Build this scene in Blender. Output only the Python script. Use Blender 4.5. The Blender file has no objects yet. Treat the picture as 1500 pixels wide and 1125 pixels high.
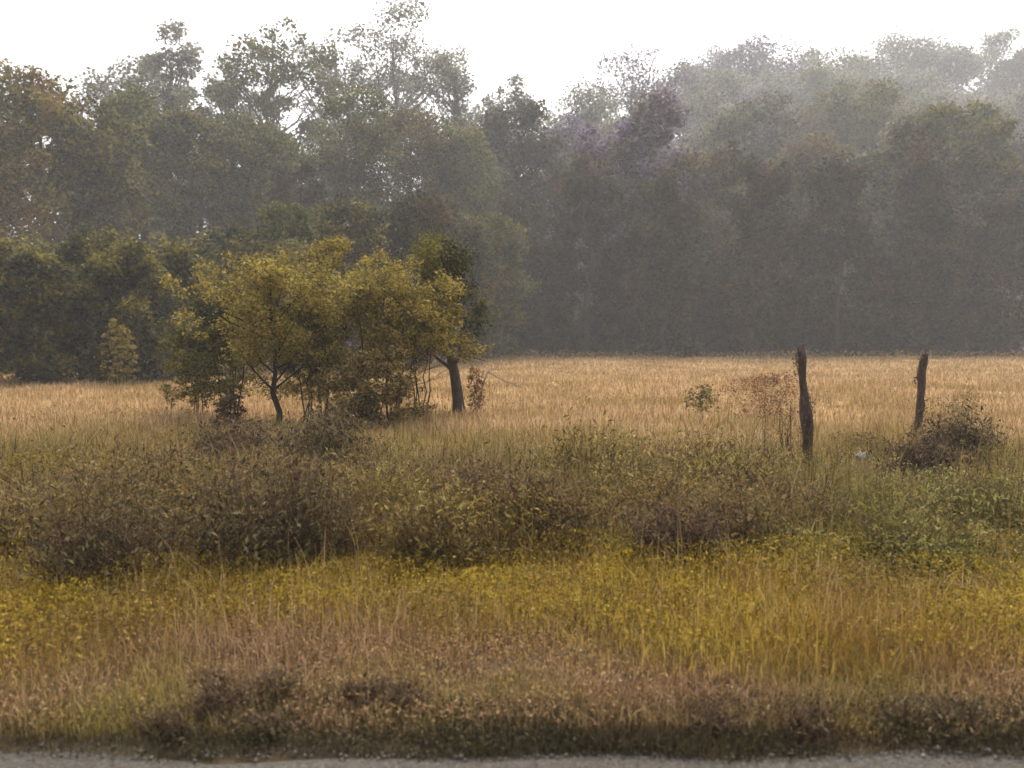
import bpy, math, random
import numpy as np
from mathutils import Vector, noise
scn = bpy.context.scene
C = scn.collection
R = math.radians
# ------------------------------------------------------------------ camera, sky, sun, exposure
EYE = 1.8
F = 887.0                      # focal length in pixels of a 1024 wide frame
PITCH = 3.0
cam = bpy.data.objects.new('camera', bpy.data.cameras.new('camera'))
C.objects.link(cam); scn.camera = cam
cam.location = (0, 0, EYE)
cam.rotation_euler = (R(90 - PITCH), 0, 0)
cam.data.sensor_width = 36; cam.data.lens = 36 * F / 1024
cam.data.clip_start = 0.1; cam.data.clip_end = 3000
cam.data.dof.use_dof = True
cam.data.dof.focus_distance = 15.0
cam.data.dof.aperture_fstop = 2.0

SUN_EL, SUN_AZ = 52.0, 12.0     # sun ahead of the camera, a little to the right
w = bpy.data.worlds.new('World'); scn.world = w; w.use_nodes = True
nt = w.node_tree; nt.nodes.clear()
sky = nt.nodes.new('ShaderNodeTexSky'); sky.sky_type = 'NISHITA'; sky.sun_disc = False
sky.sun_elevation = R(SUN_EL); sky.sun_rotation = R(SUN_AZ)
sky.dust_density = 6.0; sky.air_density = 1.3; sky.ozone_density = 1.0
hs = nt.nodes.new('ShaderNodeHueSaturation'); hs.inputs['Saturation'].default_value = 0.22
bg = nt.nodes.new('ShaderNodeBackground'); bg.inputs['Strength'].default_value = 0.15
out = nt.nodes.new('ShaderNodeOutputWorld')
nt.links.new(sky.outputs[0], hs.inputs['Color']); nt.links.new(hs.outputs[0], bg.inputs['Color'])
nt.links.new(bg.outputs[0], out.inputs['Surface'])
sl = bpy.data.lights.new('sun', 'SUN'); sl.energy = 1.5; sl.angle = R(12); sl.color = (1.0, 0.94, 0.84)
so = bpy.data.objects.new('sun', sl); C.objects.link(so)
so.rotation_euler = (R(90 - SUN_EL), 0, R(180 - SUN_AZ))
so.rotation_euler = (Vector((-math.sin(R(SUN_AZ)) * math.cos(R(SUN_EL)), -math.cos(R(SUN_AZ)) * math.cos(R(SUN_EL)), -math.sin(R(SUN_EL))))).to_track_quat('-Z', 'Y').to_euler()
so.location = (0, 40, 60)
scn.view_settings.view_transform = 'Standard'; scn.view_settings.look = 'None'
scn.view_settings.gamma = 1; scn.view_settings.exposure = 1.05
scn.cycles.max_bounces = 6; scn.cycles.volume_bounces = 1; scn.cycles.transparent_max_bounces = 8
scn.cycles.filter_width = 1.6

# ------------------------------------------------------------------ helpers
def tag(o, label=None, cat=None, group=None, kind=None):
    if label: o['label'] = label
    if cat: o['category'] = cat
    if group: o['group'] = group
    if kind: o['kind'] = kind
    return o

def px2x(px, Y):               # photograph column (1500 wide) at distance Y -> world x
    return (px * 1024 / 1500 - 512) / F * Y
def py2z(py, Y):               # photograph row at distance Y -> world z
    a = math.atan((384 - py * 1024 / 1500) / F) - R(PITCH)
    return EYE + math.tan(a) * Y

def sstep(a, b, x):
    t = np.clip((x - a) / (b - a), 0, 1); return t * t * (3 - 2 * t)
def hgt(x, y):
    x = np.asarray(x, float); y = np.asarray(y, float)
    z = 0.05 * np.sin(x * 0.55 + 1) * np.sin(y * 0.42) + 0.035 * np.sin(x * 1.3 + y * 0.9)
    z = z * sstep(4.2, 7.5, y) + 0.04 * sstep(3.6, 3.95, y)
    z = z + 0.25 * np.sin(x * 0.06 + 0.7) * np.sin(y * 0.07 + 1.0) * sstep(20, 45, y) * (1 - sstep(60, 80, y))
    z = z + 9 * sstep(80, 190, y) + 56 * sstep(100, 320, y) * sstep(0, 55, x)  # added rise sets treetops farther off so they fade like glare
    return z

def mesh_from(name, V, counts, idx, mats, matidx=None, smooth=False):
    me = bpy.data.meshes.new(name)
    V = np.asarray(V, np.float32); idx = np.asarray(idx, np.int32); counts = np.asarray(counts, np.int32)
    me.vertices.add(len(V)); me.vertices.foreach_set('co', V.ravel())
    me.loops.add(len(idx)); me.loops.foreach_set('vertex_index', idx)
    me.polygons.add(len(counts))
    st = np.concatenate([[0], np.cumsum(counts)[:-1]]).astype(np.int32)
    me.polygons.foreach_set('loop_start', st); me.polygons.foreach_set('loop_total', counts)
    if smooth: me.polygons.foreach_set('use_smooth', np.ones(len(counts), bool))
    for m in (mats if isinstance(mats, (list, tuple)) else [mats]): me.materials.append(m)
    if matidx is not None: me.polygons.foreach_set('material_index', np.asarray(matidx, np.int32))
    me.update(calc_edges=True); me.validate()
    return me
def link(name, me, parent=None, loc=None):
    o = bpy.data.objects.new(name, me); C.objects.link(o)
    if parent: o.parent = parent
    if loc is not None: o.location = loc
    return o
def empty(name, loc, label, cat, group=None):
    o = bpy.data.objects.new(name, None); C.objects.link(o); o.location = loc
    o.empty_display_size = 0.3
    return tag(o, label, cat, group)

class Tubes:
    def __init__(s): s.V = []; s.I = []; s.N = []; s.n = 0
    def tube(s, pts, rad, sides=6, cap=True, bump=0.0, rng=None):
        pts = [Vector(p) for p in pts]; k = len(pts); base = s.n
        for i, p in enumerate(pts):
            d = (pts[min(i + 1, k - 1)] - pts[max(i - 1, 0)])
            if d.length < 1e-6: d = Vector((0, 0, 1))
            d.normalize()
            a = d.cross(Vector((0.31, 0.95, 0.1))); a.normalize(); b = d.cross(a)
            for j in range(sides):
                th = 2 * math.pi * j / sides
                r = rad[i] * (1 + (bump * (rng.random() * 2 - 1) if rng else 0))
                q = p + (a * math.cos(th) + b * math.sin(th)) * r
                s.V.append(q[:])
        for i in range(k - 1):
            for j in range(sides):
                s.I += [base + i * sides + j, base + i * sides + (j + 1) % sides, base + (i + 1) * sides + (j + 1) % sides, base + (i + 1) * sides + j]
                s.N.append(4)
        if cap:
            s.I += [base + (k - 1) * sides + j for j in range(sides)]; s.N.append(sides)
        s.n += k * sides
    def mesh(s, name, m, smooth=True): return mesh_from(name, s.V, s.N, s.I, m, smooth=smooth)

# ------------------------------------------------------------------ materials
def new_mat(name):
    m = bpy.data.materials.new(name); m.use_nodes = True
    return m, m.node_tree, m.node_tree.nodes['Principled BSDF']
def ramp(nt_, stops):
    r = nt_.nodes.new('ShaderNodeValToRGB'); e = r.color_ramp.elements
    while len(e) < len(stops): e.new(0.5)
    for i, (p, c) in enumerate(stops): e[i].position = p; e[i].color = (*c, 1)
    return r
def leaf_mat(name, cols, patch=None, patch_scale=0.3, trans=0.35, rough=0.75, amount=0.55):
    """per-leaf random colour, with patches of a second palette through the crown"""
    m, t, p = new_mat(name)
    g = t.nodes.new('ShaderNodeNewGeometry')
    r1 = ramp(t, [(0.24 + 0.52 * i / max(1, len(cols) - 1), c) for i, c in enumerate(cols)])
    t.links.new(g.outputs['Random Per Island'], r1.inputs[0]); col = r1.outputs[0]
    if patch:
        r2 = ramp(t, [(i / max(1, len(patch) - 1), c) for i, c in enumerate(patch)])
        t.links.new(g.outputs['Random Per Island'], r2.inputs[0])
        n = t.nodes.new('ShaderNodeTexNoise'); n.inputs['Scale'].default_value = patch_scale; n.inputs['Detail'].default_value = 3
        t.links.new(g.outputs['Position'], n.inputs['Vector'])
        mr = t.nodes.new('ShaderNodeMapRange'); mr.inputs[1].default_value = amount - 0.1; mr.inputs[2].default_value = amount + 0.1
        t.links.new(n.outputs[0], mr.inputs[0])
        mx = t.nodes.new('ShaderNodeMix'); mx.data_type = 'RGBA'
        t.links.new(mr.outputs[0], mx.inputs[0]); t.links.new(col, mx.inputs[6]); t.links.new(r2.outputs[0], mx.inputs[7])
        col = mx.outputs[2]
    t.links.new(col, p.inputs['Base Color']); p.inputs['Roughness'].default_value = rough
    p.inputs['Specular IOR Level'].default_value = 0.2
    if trans:
        tr = t.nodes.new('ShaderNodeBsdfTranslucent'); t.links.new(col, tr.inputs[0])
        ms = t.nodes.new('ShaderNodeMixShader'); ms.inputs[0].default_value = trans
        t.links.new(p.outputs[0], ms.inputs[1]); t.links.new(tr.outputs[0], ms.inputs[2])
        t.links.new(ms.outputs[0], t.nodes['Material Output'].inputs['Surface'])
    return m
def noise_mat(name, stops, scale=3.0, detail=8, rough=0.95, bump=0.3, stretch=(1, 1, 1), bdist=0.02):
    m, t, p = new_mat(name)
    tc = t.nodes.new('ShaderNodeNewGeometry'); mp = t.nodes.new('ShaderNodeMapping'); mp.inputs['Scale'].default_value = stretch
    n = t.nodes.new('ShaderNodeTexNoise'); n.inputs['Scale'].default_value = scale; n.inputs['Detail'].default_value = detail
    n.inputs['Roughness'].default_value = 0.7
    r = ramp(t, stops); b = t.nodes.new('ShaderNodeBump'); b.inputs['Strength'].default_value = bump; b.inputs['Distance'].default_value = bdist
    t.links.new(tc.outputs['Position'], mp.inputs[0]); t.links.new(mp.outputs[0], n.inputs['Vector'])
    t.links.new(n.outputs[0], r.inputs[0]); t.links.new(r.outputs[0], p.inputs['Base Color'])
    t.links.new(n.outputs[0], b.inputs['Height']); t.links.new(b.outputs[0], p.inputs['Normal'])
    p.inputs['Roughness'].default_value = rough; p.inputs['Specular IOR Level'].default_value = 0.2
    return m

M = {}
M['bark'] = noise_mat('bark', [(0.3, (0.035, 0.026, 0.018)), (0.7, (0.12, 0.095, 0.07))], 6, stretch=(3, 3, 0.6))
M['dark_bark'] = noise_mat('dark_bark', [(0.3, (0.015, 0.011, 0.009)), (0.7, (0.05, 0.036, 0.028))], 9, stretch=(3, 3, 0.6))
M['pale_bark'] = noise_mat('pale_bark', [(0.3, (0.14, 0.12, 0.095)), (0.7, (0.32, 0.28, 0.22))], 6, stretch=(3, 3, 0.6))
M['post'] = noise_mat('weathered_post_wood', [(0.3, (0.03, 0.02, 0.016)), (0.5, (0.085, 0.055, 0.042)), (0.72, (0.20, 0.145, 0.11))], 22, stretch=(3, 3, 0.35), bump=0.8)
M['twig'] = noise_mat('twig', [(0.3, (0.06, 0.035, 0.02)), (0.7, (0.16, 0.10, 0.055))], 20)
# leaf palettes
G_DARK = [(0.010, 0.014, 0.005), (0.026, 0.031, 0.010), (0.062, 0.064, 0.018)]
G_MID = [(0.030, 0.042, 0.010), (0.075, 0.088, 0.020), (0.15, 0.155, 0.04)]
OLIVE = [(0.065, 0.058, 0.012), (0.145, 0.122, 0.022), (0.26, 0.21, 0.042)]
YELLOW = [(0.13, 0.098, 0.018), (0.27, 0.20, 0.032), (0.42, 0.32, 0.065)]
ORANGE = [(0.13, 0.065, 0.018), (0.23, 0.11, 0.028), (0.32, 0.18, 0.05)]
BROWN = [(0.045, 0.028, 0.014), (0.10, 0.062, 0.028), (0.17, 0.11, 0.05)]
GREY = [(0.060, 0.048, 0.034), (0.145, 0.120, 0.088), (0.27, 0.23, 0.17)]
FLARE_TINT = [(0.075, 0.048, 0.085), (0.13, 0.09, 0.15), (0.27, 0.21, 0.31)]  # violet lens flare put into the leaf colour
M['lf_dark'] = leaf_mat('dark_green_leaves', G_DARK, BROWN, 0.35, amount=0.56)
M['lf_low'] = leaf_mat('dark_yellow_flecked_leaves', G_DARK, [(0.08, 0.07, 0.012), (0.18, 0.15, 0.022), (0.32, 0.26, 0.045)], 0.8, amount=0.51)
M['lf_mid'] = leaf_mat('green_leaves', G_MID, OLIVE, 0.32, amount=0.52)
M['lf_olive'] = leaf_mat('olive_leaves', OLIVE, G_DARK, 0.55, amount=0.53)
M['lf_autumn'] = leaf_mat('turning_leaves', [(0.08, 0.075, 0.022), (0.16, 0.14, 0.035), (0.27, 0.23, 0.06)], ORANGE, 0.28, amount=0.6)
M['lf_yellow'] = leaf_mat('yellow_green_leaves', YELLOW, [(0.09, 0.068, 0.018), (0.22, 0.17, 0.035), (0.38, 0.30, 0.075)], 1.0, amount=0.54, trans=0.45)
M['lf_dbrown'] = leaf_mat('dark_brown_leaves', [(0.022, 0.015, 0.009), (0.05, 0.034, 0.018), (0.09, 0.062, 0.03)], G_DARK, 0.3)
M['lf_brown'] = leaf_mat('brown_leaves', BROWN, OLIVE, 0.3)
M['lf_grey'] = leaf_mat('grey_green_leaves', GREY, G_MID, 0.3, amount=0.52)
M['lf_flare'] = leaf_mat('flare_tinted_leaves', FLARE_TINT, GREY, 0.25, amount=0.55)
M['lf_glare'] = leaf_mat('glare_paled_leaves', [(0.12, 0.105, 0.08), (0.24, 0.215, 0.17), (0.38, 0.35, 0.28)], [(0.10, 0.10, 0.06), (0.20, 0.20, 0.12), (0.32, 0.31, 0.2)], 0.15)  # lighter leaf copy, veiling glare on the treetops painted in
M['lf_rust'] = leaf_mat('rust_leaves', [(0.12, 0.045, 0.018), (0.26, 0.12, 0.045), (0.36, 0.2, 0.08)], BROWN, 2)
M['sh_dark'] = leaf_mat('dark_weed_leaves', [(0.03, 0.026, 0.014), (0.06, 0.052, 0.026), (0.10, 0.080, 0.036), (0.18, 0.135, 0.06), (0.26, 0.195, 0.09)], BROWN, 2.2)
M['sh_brown'] = leaf_mat('brown_weed_leaves', [(0.045, 0.026, 0.014), (0.11, 0.065, 0.026), (0.19, 0.12, 0.045), (0.28, 0.19, 0.08)], OLIVE, 2.2)
M['sh_green'] = leaf_mat('fresh_weed_leaves', [(0.08, 0.075, 0.022), (0.17, 0.155, 0.04), (0.27, 0.24, 0.06), (0.36, 0.32, 0.11)], OLIVE, 2.0)
M['sh_ochre'] = leaf_mat('ochre_weed_leaves', [(0.09, 0.06, 0.018), (0.20, 0.14, 0.035), (0.32, 0.235, 0.06), (0.45, 0.35, 0.11)], [(0.08, 0.055, 0.02), (0.17, 0.115, 0.03), (0.29, 0.20, 0.06)], 2.0)
M['sh_plum'] = leaf_mat('plum_weed_leaves', [(0.03, 0.016, 0.014), (0.075, 0.042, 0.03), (0.13, 0.085, 0.045), (0.22, 0.15, 0.08)], BROWN, 2.2)
M['fb_yellow'] = leaf_mat('yellow_olive_weed_leaves', [(0.15, 0.10, 0.010), (0.31, 0.21, 0.016), (0.48, 0.335, 0.030)], [(0.08, 0.05, 0.014), (0.18, 0.12, 0.025), (0.34, 0.23, 0.06)], 1.3)
M['fb_rust'] = leaf_mat('pinkish_brown_litter_leaves', [(0.22, 0.11, 0.045), (0.42, 0.24, 0.105), (0.56, 0.36, 0.18)], [(0.10, 0.06, 0.02), (0.24, 0.16, 0.04), (0.42, 0.31, 0.09)], 1.1)
M['fb_scrub'] = leaf_mat('brown_olive_scrub_leaves', [(0.05, 0.028, 0.015), (0.17, 0.100, 0.042), (0.32, 0.20, 0.085)], [(0.075, 0.050, 0.012), (0.22, 0.15, 0.028), (0.40, 0.28, 0.055)], 0.9, amount=0.53)
M['fb_green'] = leaf_mat('light_green_weed_leaves', [(0.10, 0.10, 0.025), (0.24, 0.23, 0.06), (0.42, 0.39, 0.13)], [(0.13, 0.10, 0.02), (0.28, 0.22, 0.045), (0.44, 0.35, 0.10)], 1.2)
M['fb_field'] = leaf_mat('field_weed_leaves', [(0.14, 0.09, 0.035), (0.26, 0.17, 0.06), (0.38, 0.27, 0.1)], None, 1)
# grass palettes
M['g_tan'] = leaf_mat('tan_grass_blades', [(0.28, 0.18, 0.085), (0.46, 0.30, 0.15), (0.66, 0.47, 0.26)], [(0.20, 0.125, 0.045), (0.32, 0.21, 0.075), (0.44, 0.31, 0.13)], 0.25, trans=0.3, amount=0.53)
M['g_yellow'] = leaf_mat('yellow_grass_blades', [(0.14, 0.095, 0.010), (0.29, 0.195, 0.018), (0.45, 0.31, 0.034), (0.68, 0.49, 0.10)], [(0.15, 0.08, 0.018), (0.28, 0.16, 0.03), (0.42, 0.26, 0.07)], 0.7, trans=0.35)
M['g_ochre'] = leaf_mat('ochre_grass_blades', [(0.13, 0.08, 0.02), (0.26, 0.17, 0.04), (0.44, 0.31, 0.09)], [(0.11, 0.10, 0.022), (0.20, 0.18, 0.035), (0.33, 0.28, 0.07)], 0.8, trans=0.3)
M['g_green'] = leaf_mat('green_grass_blades', [(0.09, 0.10, 0.028), (0.16, 0.165, 0.045), (0.27, 0.26, 0.09)], [(0.16, 0.125, 0.035), (0.26, 0.20, 0.05), (0.38, 0.30, 0.1)], 1.0, trans=0.35)
M['g_rust'] = leaf_mat('rusty_grass_blades', [(0.15, 0.085, 0.036), (0.29, 0.17, 0.075), (0.50, 0.33, 0.18)], [(0.15, 0.11, 0.025), (0.30, 0.22, 0.045), (0.46, 0.35, 0.1)], 0.9, trans=0.25, amount=0.54)
M['g_dark'] = leaf_mat('dark_verge_blades', [(0.022, 0.020, 0.010), (0.055, 0.048, 0.020), (0.11, 0.09, 0.035)], BROWN, 1.4, trans=0.2)

# ------------------------------------------------------------------ setting: ground, road, track
def build_ground():
    ys = np.concatenate([np.linspace(-40, 3.4, 12), np.linspace(3.5, 14, 54), np.linspace(14.5, 90, 90), np.linspace(92, 420, 60), [700, 1500, 2500]])
    xs0 = np.concatenate([-np.geomspace(1600, 16, 22), np.linspace(-15, 15, 61), np.geomspace(16, 1600, 22)])
    X, Y = np.meshgrid(xs0, ys); Z = hgt(X, Y)
    nz = np.random.default_rng(5).normal(0, 0.008, X.shape); Z = Z + np.where((Y > 4.1) & (Y < 90), nz, 0)
    V = np.stack([X, Y, Z], -1).reshape(-1, 3); nx = len(xs0); ny = len(ys)
    i, j = np.meshgrid(np.arange(nx - 1), np.arange(ny - 1)); a = (j * nx + i).ravel()
    I = np.stack([a, a + 1, a + nx + 1, a + nx], -1).ravel()
    m, t, p = new_mat('dry_soil')
    g = t.nodes.new('ShaderNodeNewGeometry')
    n = t.nodes.new('ShaderNodeTexNoise'); n.inputs['Scale'].default_value = 1.7; n.inputs['Detail'].default_value = 10; n.inputs['Roughness'].default_value = 0.75
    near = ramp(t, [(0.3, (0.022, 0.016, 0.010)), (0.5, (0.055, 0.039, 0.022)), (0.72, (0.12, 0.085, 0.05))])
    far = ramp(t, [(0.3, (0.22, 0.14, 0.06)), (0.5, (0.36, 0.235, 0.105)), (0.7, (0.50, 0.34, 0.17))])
    wood = ramp(t, [(0.3, (0.03, 0.025, 0.014)), (0.7, (0.09, 0.07, 0.04))])
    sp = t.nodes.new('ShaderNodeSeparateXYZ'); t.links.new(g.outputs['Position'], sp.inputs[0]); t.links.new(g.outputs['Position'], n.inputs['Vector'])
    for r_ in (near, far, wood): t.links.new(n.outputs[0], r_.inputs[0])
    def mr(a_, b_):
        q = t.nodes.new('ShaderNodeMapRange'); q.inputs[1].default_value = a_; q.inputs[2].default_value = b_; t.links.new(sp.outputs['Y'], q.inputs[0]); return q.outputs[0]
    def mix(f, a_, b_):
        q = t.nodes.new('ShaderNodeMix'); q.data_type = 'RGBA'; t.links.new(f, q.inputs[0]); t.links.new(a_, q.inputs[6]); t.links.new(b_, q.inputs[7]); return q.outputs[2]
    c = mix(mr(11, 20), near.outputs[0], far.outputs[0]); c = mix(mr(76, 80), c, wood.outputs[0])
    t.links.new(c, p.inputs['Base Color']); p.inputs['Roughness'].default_value = 1; p.inputs['Specular IOR Level'].default_value = 0.1
    b = t.nodes.new('ShaderNodeBump'); b.inputs['Strength'].default_value = 0.7; b.inputs['Distance'].default_value = 0.05
    t.links.new(n.outputs[0], b.inputs['Height']); t.links.new(b.outputs[0], p.inputs['Normal'])
    tag(link('ground', mesh_from('ground', V, np.full(len(a), 4), I, m, smooth=True)), 'dry grassy ground running from the road to the added wooded rise', None, None, 'structure')
    # road: a slab of worn asphalt, its ragged far edge just inside the bottom of the picture
    rng = np.random.default_rng(3)
    xs = np.linspace(-60, 60, 481); e = 3.70 + 0.04 * np.sin(xs * 4.1) * np.sin(xs * 0.9) + 0.035 * np.sin(xs * 1.7) + rng.normal(0, 0.012, len(xs))
    V = []; 
    for x, y1 in zip(xs, e): V += [(x, -3.2, 0.012), (x, y1 - 0.12, 0.026), (x, y1, 0.016), (x, y1 + 0.01, -0.04)]
    I = []
    for k in range(len(xs) - 1):
        for q in range(3): I += [k * 4 + q, (k + 1) * 4 + q, (k + 1) * 4 + q + 1, k * 4 + q + 1]
    m = noise_mat('worn_asphalt', [(0.35, (0.022, 0.019, 0.015)), (0.5, (0.055, 0.048, 0.038)), (0.66, (0.13, 0.115, 0.095))], 70, detail=6, bump=0.5, bdist=0.004)
    tag(link('road', mesh_from('road', V, np.full(len(I) // 4, 4), I, m)), 'worn grey asphalt road edge along the bottom of the view', None, None, 'structure')
build_ground()

# ------------------------------------------------------------------ leaves, blades
def leaf_arrays(P, size, rng, aspect=0.6, up=0.35, rise=0.0):
    """diamond leaves at points P; size per leaf"""
    n = len(P)
    d = rng.normal(size=(n, 3)); d[:, 2] = d[:, 2] * 0.7 + rise; d /= np.linalg.norm(d, axis=1)[:, None]
    nrm = rng.normal(size=(n, 3)); nrm[:, 2] = np.abs(nrm[:, 2]) + up
    s = np.cross(d, nrm); s /= np.linalg.norm(s, axis=1)[:, None] + 1e-9
    L = (size * rng.uniform(0.6, 1.35, n))[:, None]; W = L * aspect * 0.5
    k = np.cross(s, d) * L * 0.12
    V = np.stack([P - d * L * 0.5, P + s * W + k, P + d * L * 0.5, P - s * W + k], 1).reshape(-1, 3)
    return V
def leaves_mesh(name, V, m, mats2=None):
    n = len(V) // 4
    return mesh_from(name, V, np.full(n, 4), np.arange(4 * n), m)

def crown_points(rng, H, base, rad, nclump, nleaf, lean=(0, 0), shape=0.5, rough=0.35, clump=0.26, squash=0.75):
    """clump centres and leaf points of an uneven crown; origin at the foot of the trunk"""
    ph = rng.uniform(0, 6.28, 6)
    cs = []
    while len(cs) < nclump:
        t = rng.uniform(0.02, 1.0) ** 0.75
        th = rng.uniform(0, 6.283)
        c0 = 0.62 - 0.35 * (1 - shape); prof = math.sqrt(max(0.04, 1 - ((t - c0) / (1.14 - c0 if t > c0 else c0 + 0.25)) ** 2))
        lob = 1 + rough * math.sin(2 * th + ph[0] + 3 * t) + rough * 0.6 * math.sin(3 * th + ph[1] - 5 * t) + rough * 0.4 * math.sin(5 * th + ph[2])
        r = 0.92 * rad * prof * lob * math.sqrt(rng.uniform(0.05, 1.0))
        z = base + (H - base) * t * (0.93 + 0.07 * math.sin(th + ph[3]))
        cs.append((r * math.cos(th) + lean[0] * z / H, r * math.sin(th) + lean[1] * z / H, z))
    cs = np.array(cs)
    cr = rad * clump * rng.uniform(0.55, 1.35, nclump)
    wgt = cr ** 2; wgt /= wgt.sum()
    which = rng.choice(nclump, nleaf, p=wgt)
    v = rng.normal(size=(nleaf, 3)); v /= np.linalg.norm(v, axis=1)[:, None]
    q = rng.uniform(0.15, 1.0, nleaf) ** 0.5 * (1 + rng.normal(0, 0.22, nleaf))
    P = cs[which] + v * (q * cr[which])[:, None] * np.array([1, 1, squash])
    P = P[P[:, 2] > 0.03]
    return cs, cr, P

def tree(label, x, y, H, rad, mat, seed, base=0.25, nclump=60, nleaf=9000, leaf=0.2, trunk=None, bark='bark', lean=(0, 0), rough=0.3, clump=0.26,
         group='trees of the wood beyond the field', name='broadleaf_tree', cat='tree', limbs=22, shape=0.5, nstem=1, squash=0.75):
    rng = np.random.default_rng(seed)
    z0 = float(hgt(x, y))
    root = empty(name, (x, y, z0 - 0.02), label, cat, group)
    cs, cr, P = crown_points(rng, H, base * H, rad, nclump, nleaf, lean, shape, rough, clump, squash)
    T = Tubes(); tr = trunk or H * 0.016
    tips = cs[rng.permutation(len(cs))[:limbs]]
    for s in range(nstem):
        off = rng.normal(0, 0.12 * (nstem > 1) * rad, 2)
        top = np.array([lean[0] * 0.9 + off[0] * 3, lean[1] * 0.9 + off[1] * 3, H * 0.93])
        pts = []
        for k in range(9):
            t = k / 8
            wob = rng.normal(0, 0.012 * H, 2) * (0 < k < 8)
            pts.append((top[0] * t + off[0] * (1 - t) + wob[0], top[1] * t + off[1] * (1 - t) + wob[1], top[2] * t - 0.15 * (k == 0)))
        rads = [tr * (1.35 if k == 0 else 1) * (1 - 0.88 * (k / 8) ** 1.2) / (1 if nstem == 1 else 1.4) for k in range(9)]
        T.tube(pts, rads, 8, bump=0.08, rng=rng)
        for tip in tips[s::nstem]:
            t = max(0.18, min(0.9, (tip[2] - 0.28 * np.hypot(tip[0], tip[1]) - H * 0.08) / H))
            f = t * 8; k = int(f); k = min(k, 7); a = np.array(pts[k]) * (1 - (f - k)) + np.array(pts[k + 1]) * (f - k)
            r0 = rads[k] * 0.5; mid = (a + tip) / 2 + np.array([0, 0, -0.02 * H]) + rng.normal(0, 0.01 * H, 3)
            T.tube([a, mid, tip], [r0, r0 * 0.6, r0 * 0.15], 5)
            for _ in range(2):
                e = tip + rng.normal(0, 1, 3) * rad * clump * 0.8
                T.tube([mid, (mid + e) / 2 + rng.normal(0, 0.01 * H, 3), e], [r0 * 0.4, r0 * 0.25, r0 * 0.08], 4)
    link('trunk' if nstem == 1 else 'stem', T.mesh('trunk', M[bark]), root)
    V = leaf_arrays(P, leaf, rng)
    link('crown' if cat == 'tree' else 'foliage', leaves_mesh('crown', V, M[mat]), root)
    return root

# ---- tall pale trees far up the added rise (haze, with glare put into the leaf colour), then the field edge, then the nearer left wood
# (column, top row, distance, half width in columns, material, sparse, label)
FAR = [
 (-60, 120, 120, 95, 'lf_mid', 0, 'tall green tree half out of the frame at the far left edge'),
 (215, 110, 110, 70, 'lf_glare', 0, 'rounded grey green treetop left of the tall peaked tree in the left wood'),
 (256, 42, 116, 48, 'lf_glare', 1, 'narrow peaked treetop, the first high point from the left'),
 (345, 95, 124, 52, 'lf_glare', 2, 'thin see-through treetop between the peaked tree and the tallest tree'),
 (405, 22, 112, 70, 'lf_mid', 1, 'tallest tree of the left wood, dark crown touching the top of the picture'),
 (495, 32, 138, 58, 'lf_glare', 2, 'very pale open crown with sky showing right of the tallest tree'),
 (580, 20, 142, 72, 'lf_glare', 1, 'broad pale tree with gaps of sky, reaching the top of the picture'),
 (668, 84, 132, 52, 'lf_glare', 1, 'pale tree stepping down from the broad open crown'),
 (735, 125, 126, 46, 'lf_glare', 1, 'lowest pale treetop just left of the V of sky'),
 (845, 135, 150, 55, 'lf_glare', 0, 'tree just right of the V of sky, first of the right wood'),
 (925, 82, 180, 62, 'lf_flare', 0, 'tall tree tinted with violet lens flare, the highest point right of the V of sky'),
 (1000, 100, 215, 55, 'lf_glare', 1, 'pale tree filling the dip beside the tall flare tinted tree'),
 (1075, 62, 260, 66, 'lf_flare', 1, 'faint treetop tinted with lilac flare at the middle of the right wood'),
 (1150, 96, 265, 60, 'lf_glare', 0, 'low pale treetop right of the faint flare tinted one'),
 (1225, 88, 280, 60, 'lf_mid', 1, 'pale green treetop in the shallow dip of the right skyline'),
 (1305, 58, 290, 66, 'lf_glare', 1, 'tall glare paled tree where the right skyline climbs again'),
 (1375, 70, 280, 55, 'lf_glare', 1, 'glare paled tree left of the sky gap near the right edge'),
 (1440, 48, 290, 62, 'lf_glare', 3, 'open crowned tree with a large sky gap near the right edge'),
 (1505, 62, 275, 48, 'lf_mid', 1, 'last glare veiled tree cut by the right edge of the picture'),
 (1610, 90, 190, 90, 'lf_glare', 0, 'glare paled tree outside the right edge'),
]
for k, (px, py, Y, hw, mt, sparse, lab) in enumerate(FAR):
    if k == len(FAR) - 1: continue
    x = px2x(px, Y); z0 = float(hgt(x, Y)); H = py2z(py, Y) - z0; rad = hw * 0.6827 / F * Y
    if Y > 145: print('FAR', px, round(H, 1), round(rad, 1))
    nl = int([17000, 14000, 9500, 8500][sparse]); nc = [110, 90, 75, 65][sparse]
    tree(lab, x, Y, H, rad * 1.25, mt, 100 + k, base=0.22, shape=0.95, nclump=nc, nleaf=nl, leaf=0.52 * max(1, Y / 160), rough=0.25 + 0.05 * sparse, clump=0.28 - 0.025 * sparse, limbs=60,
         group='hazy tall trees on the rise')
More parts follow.
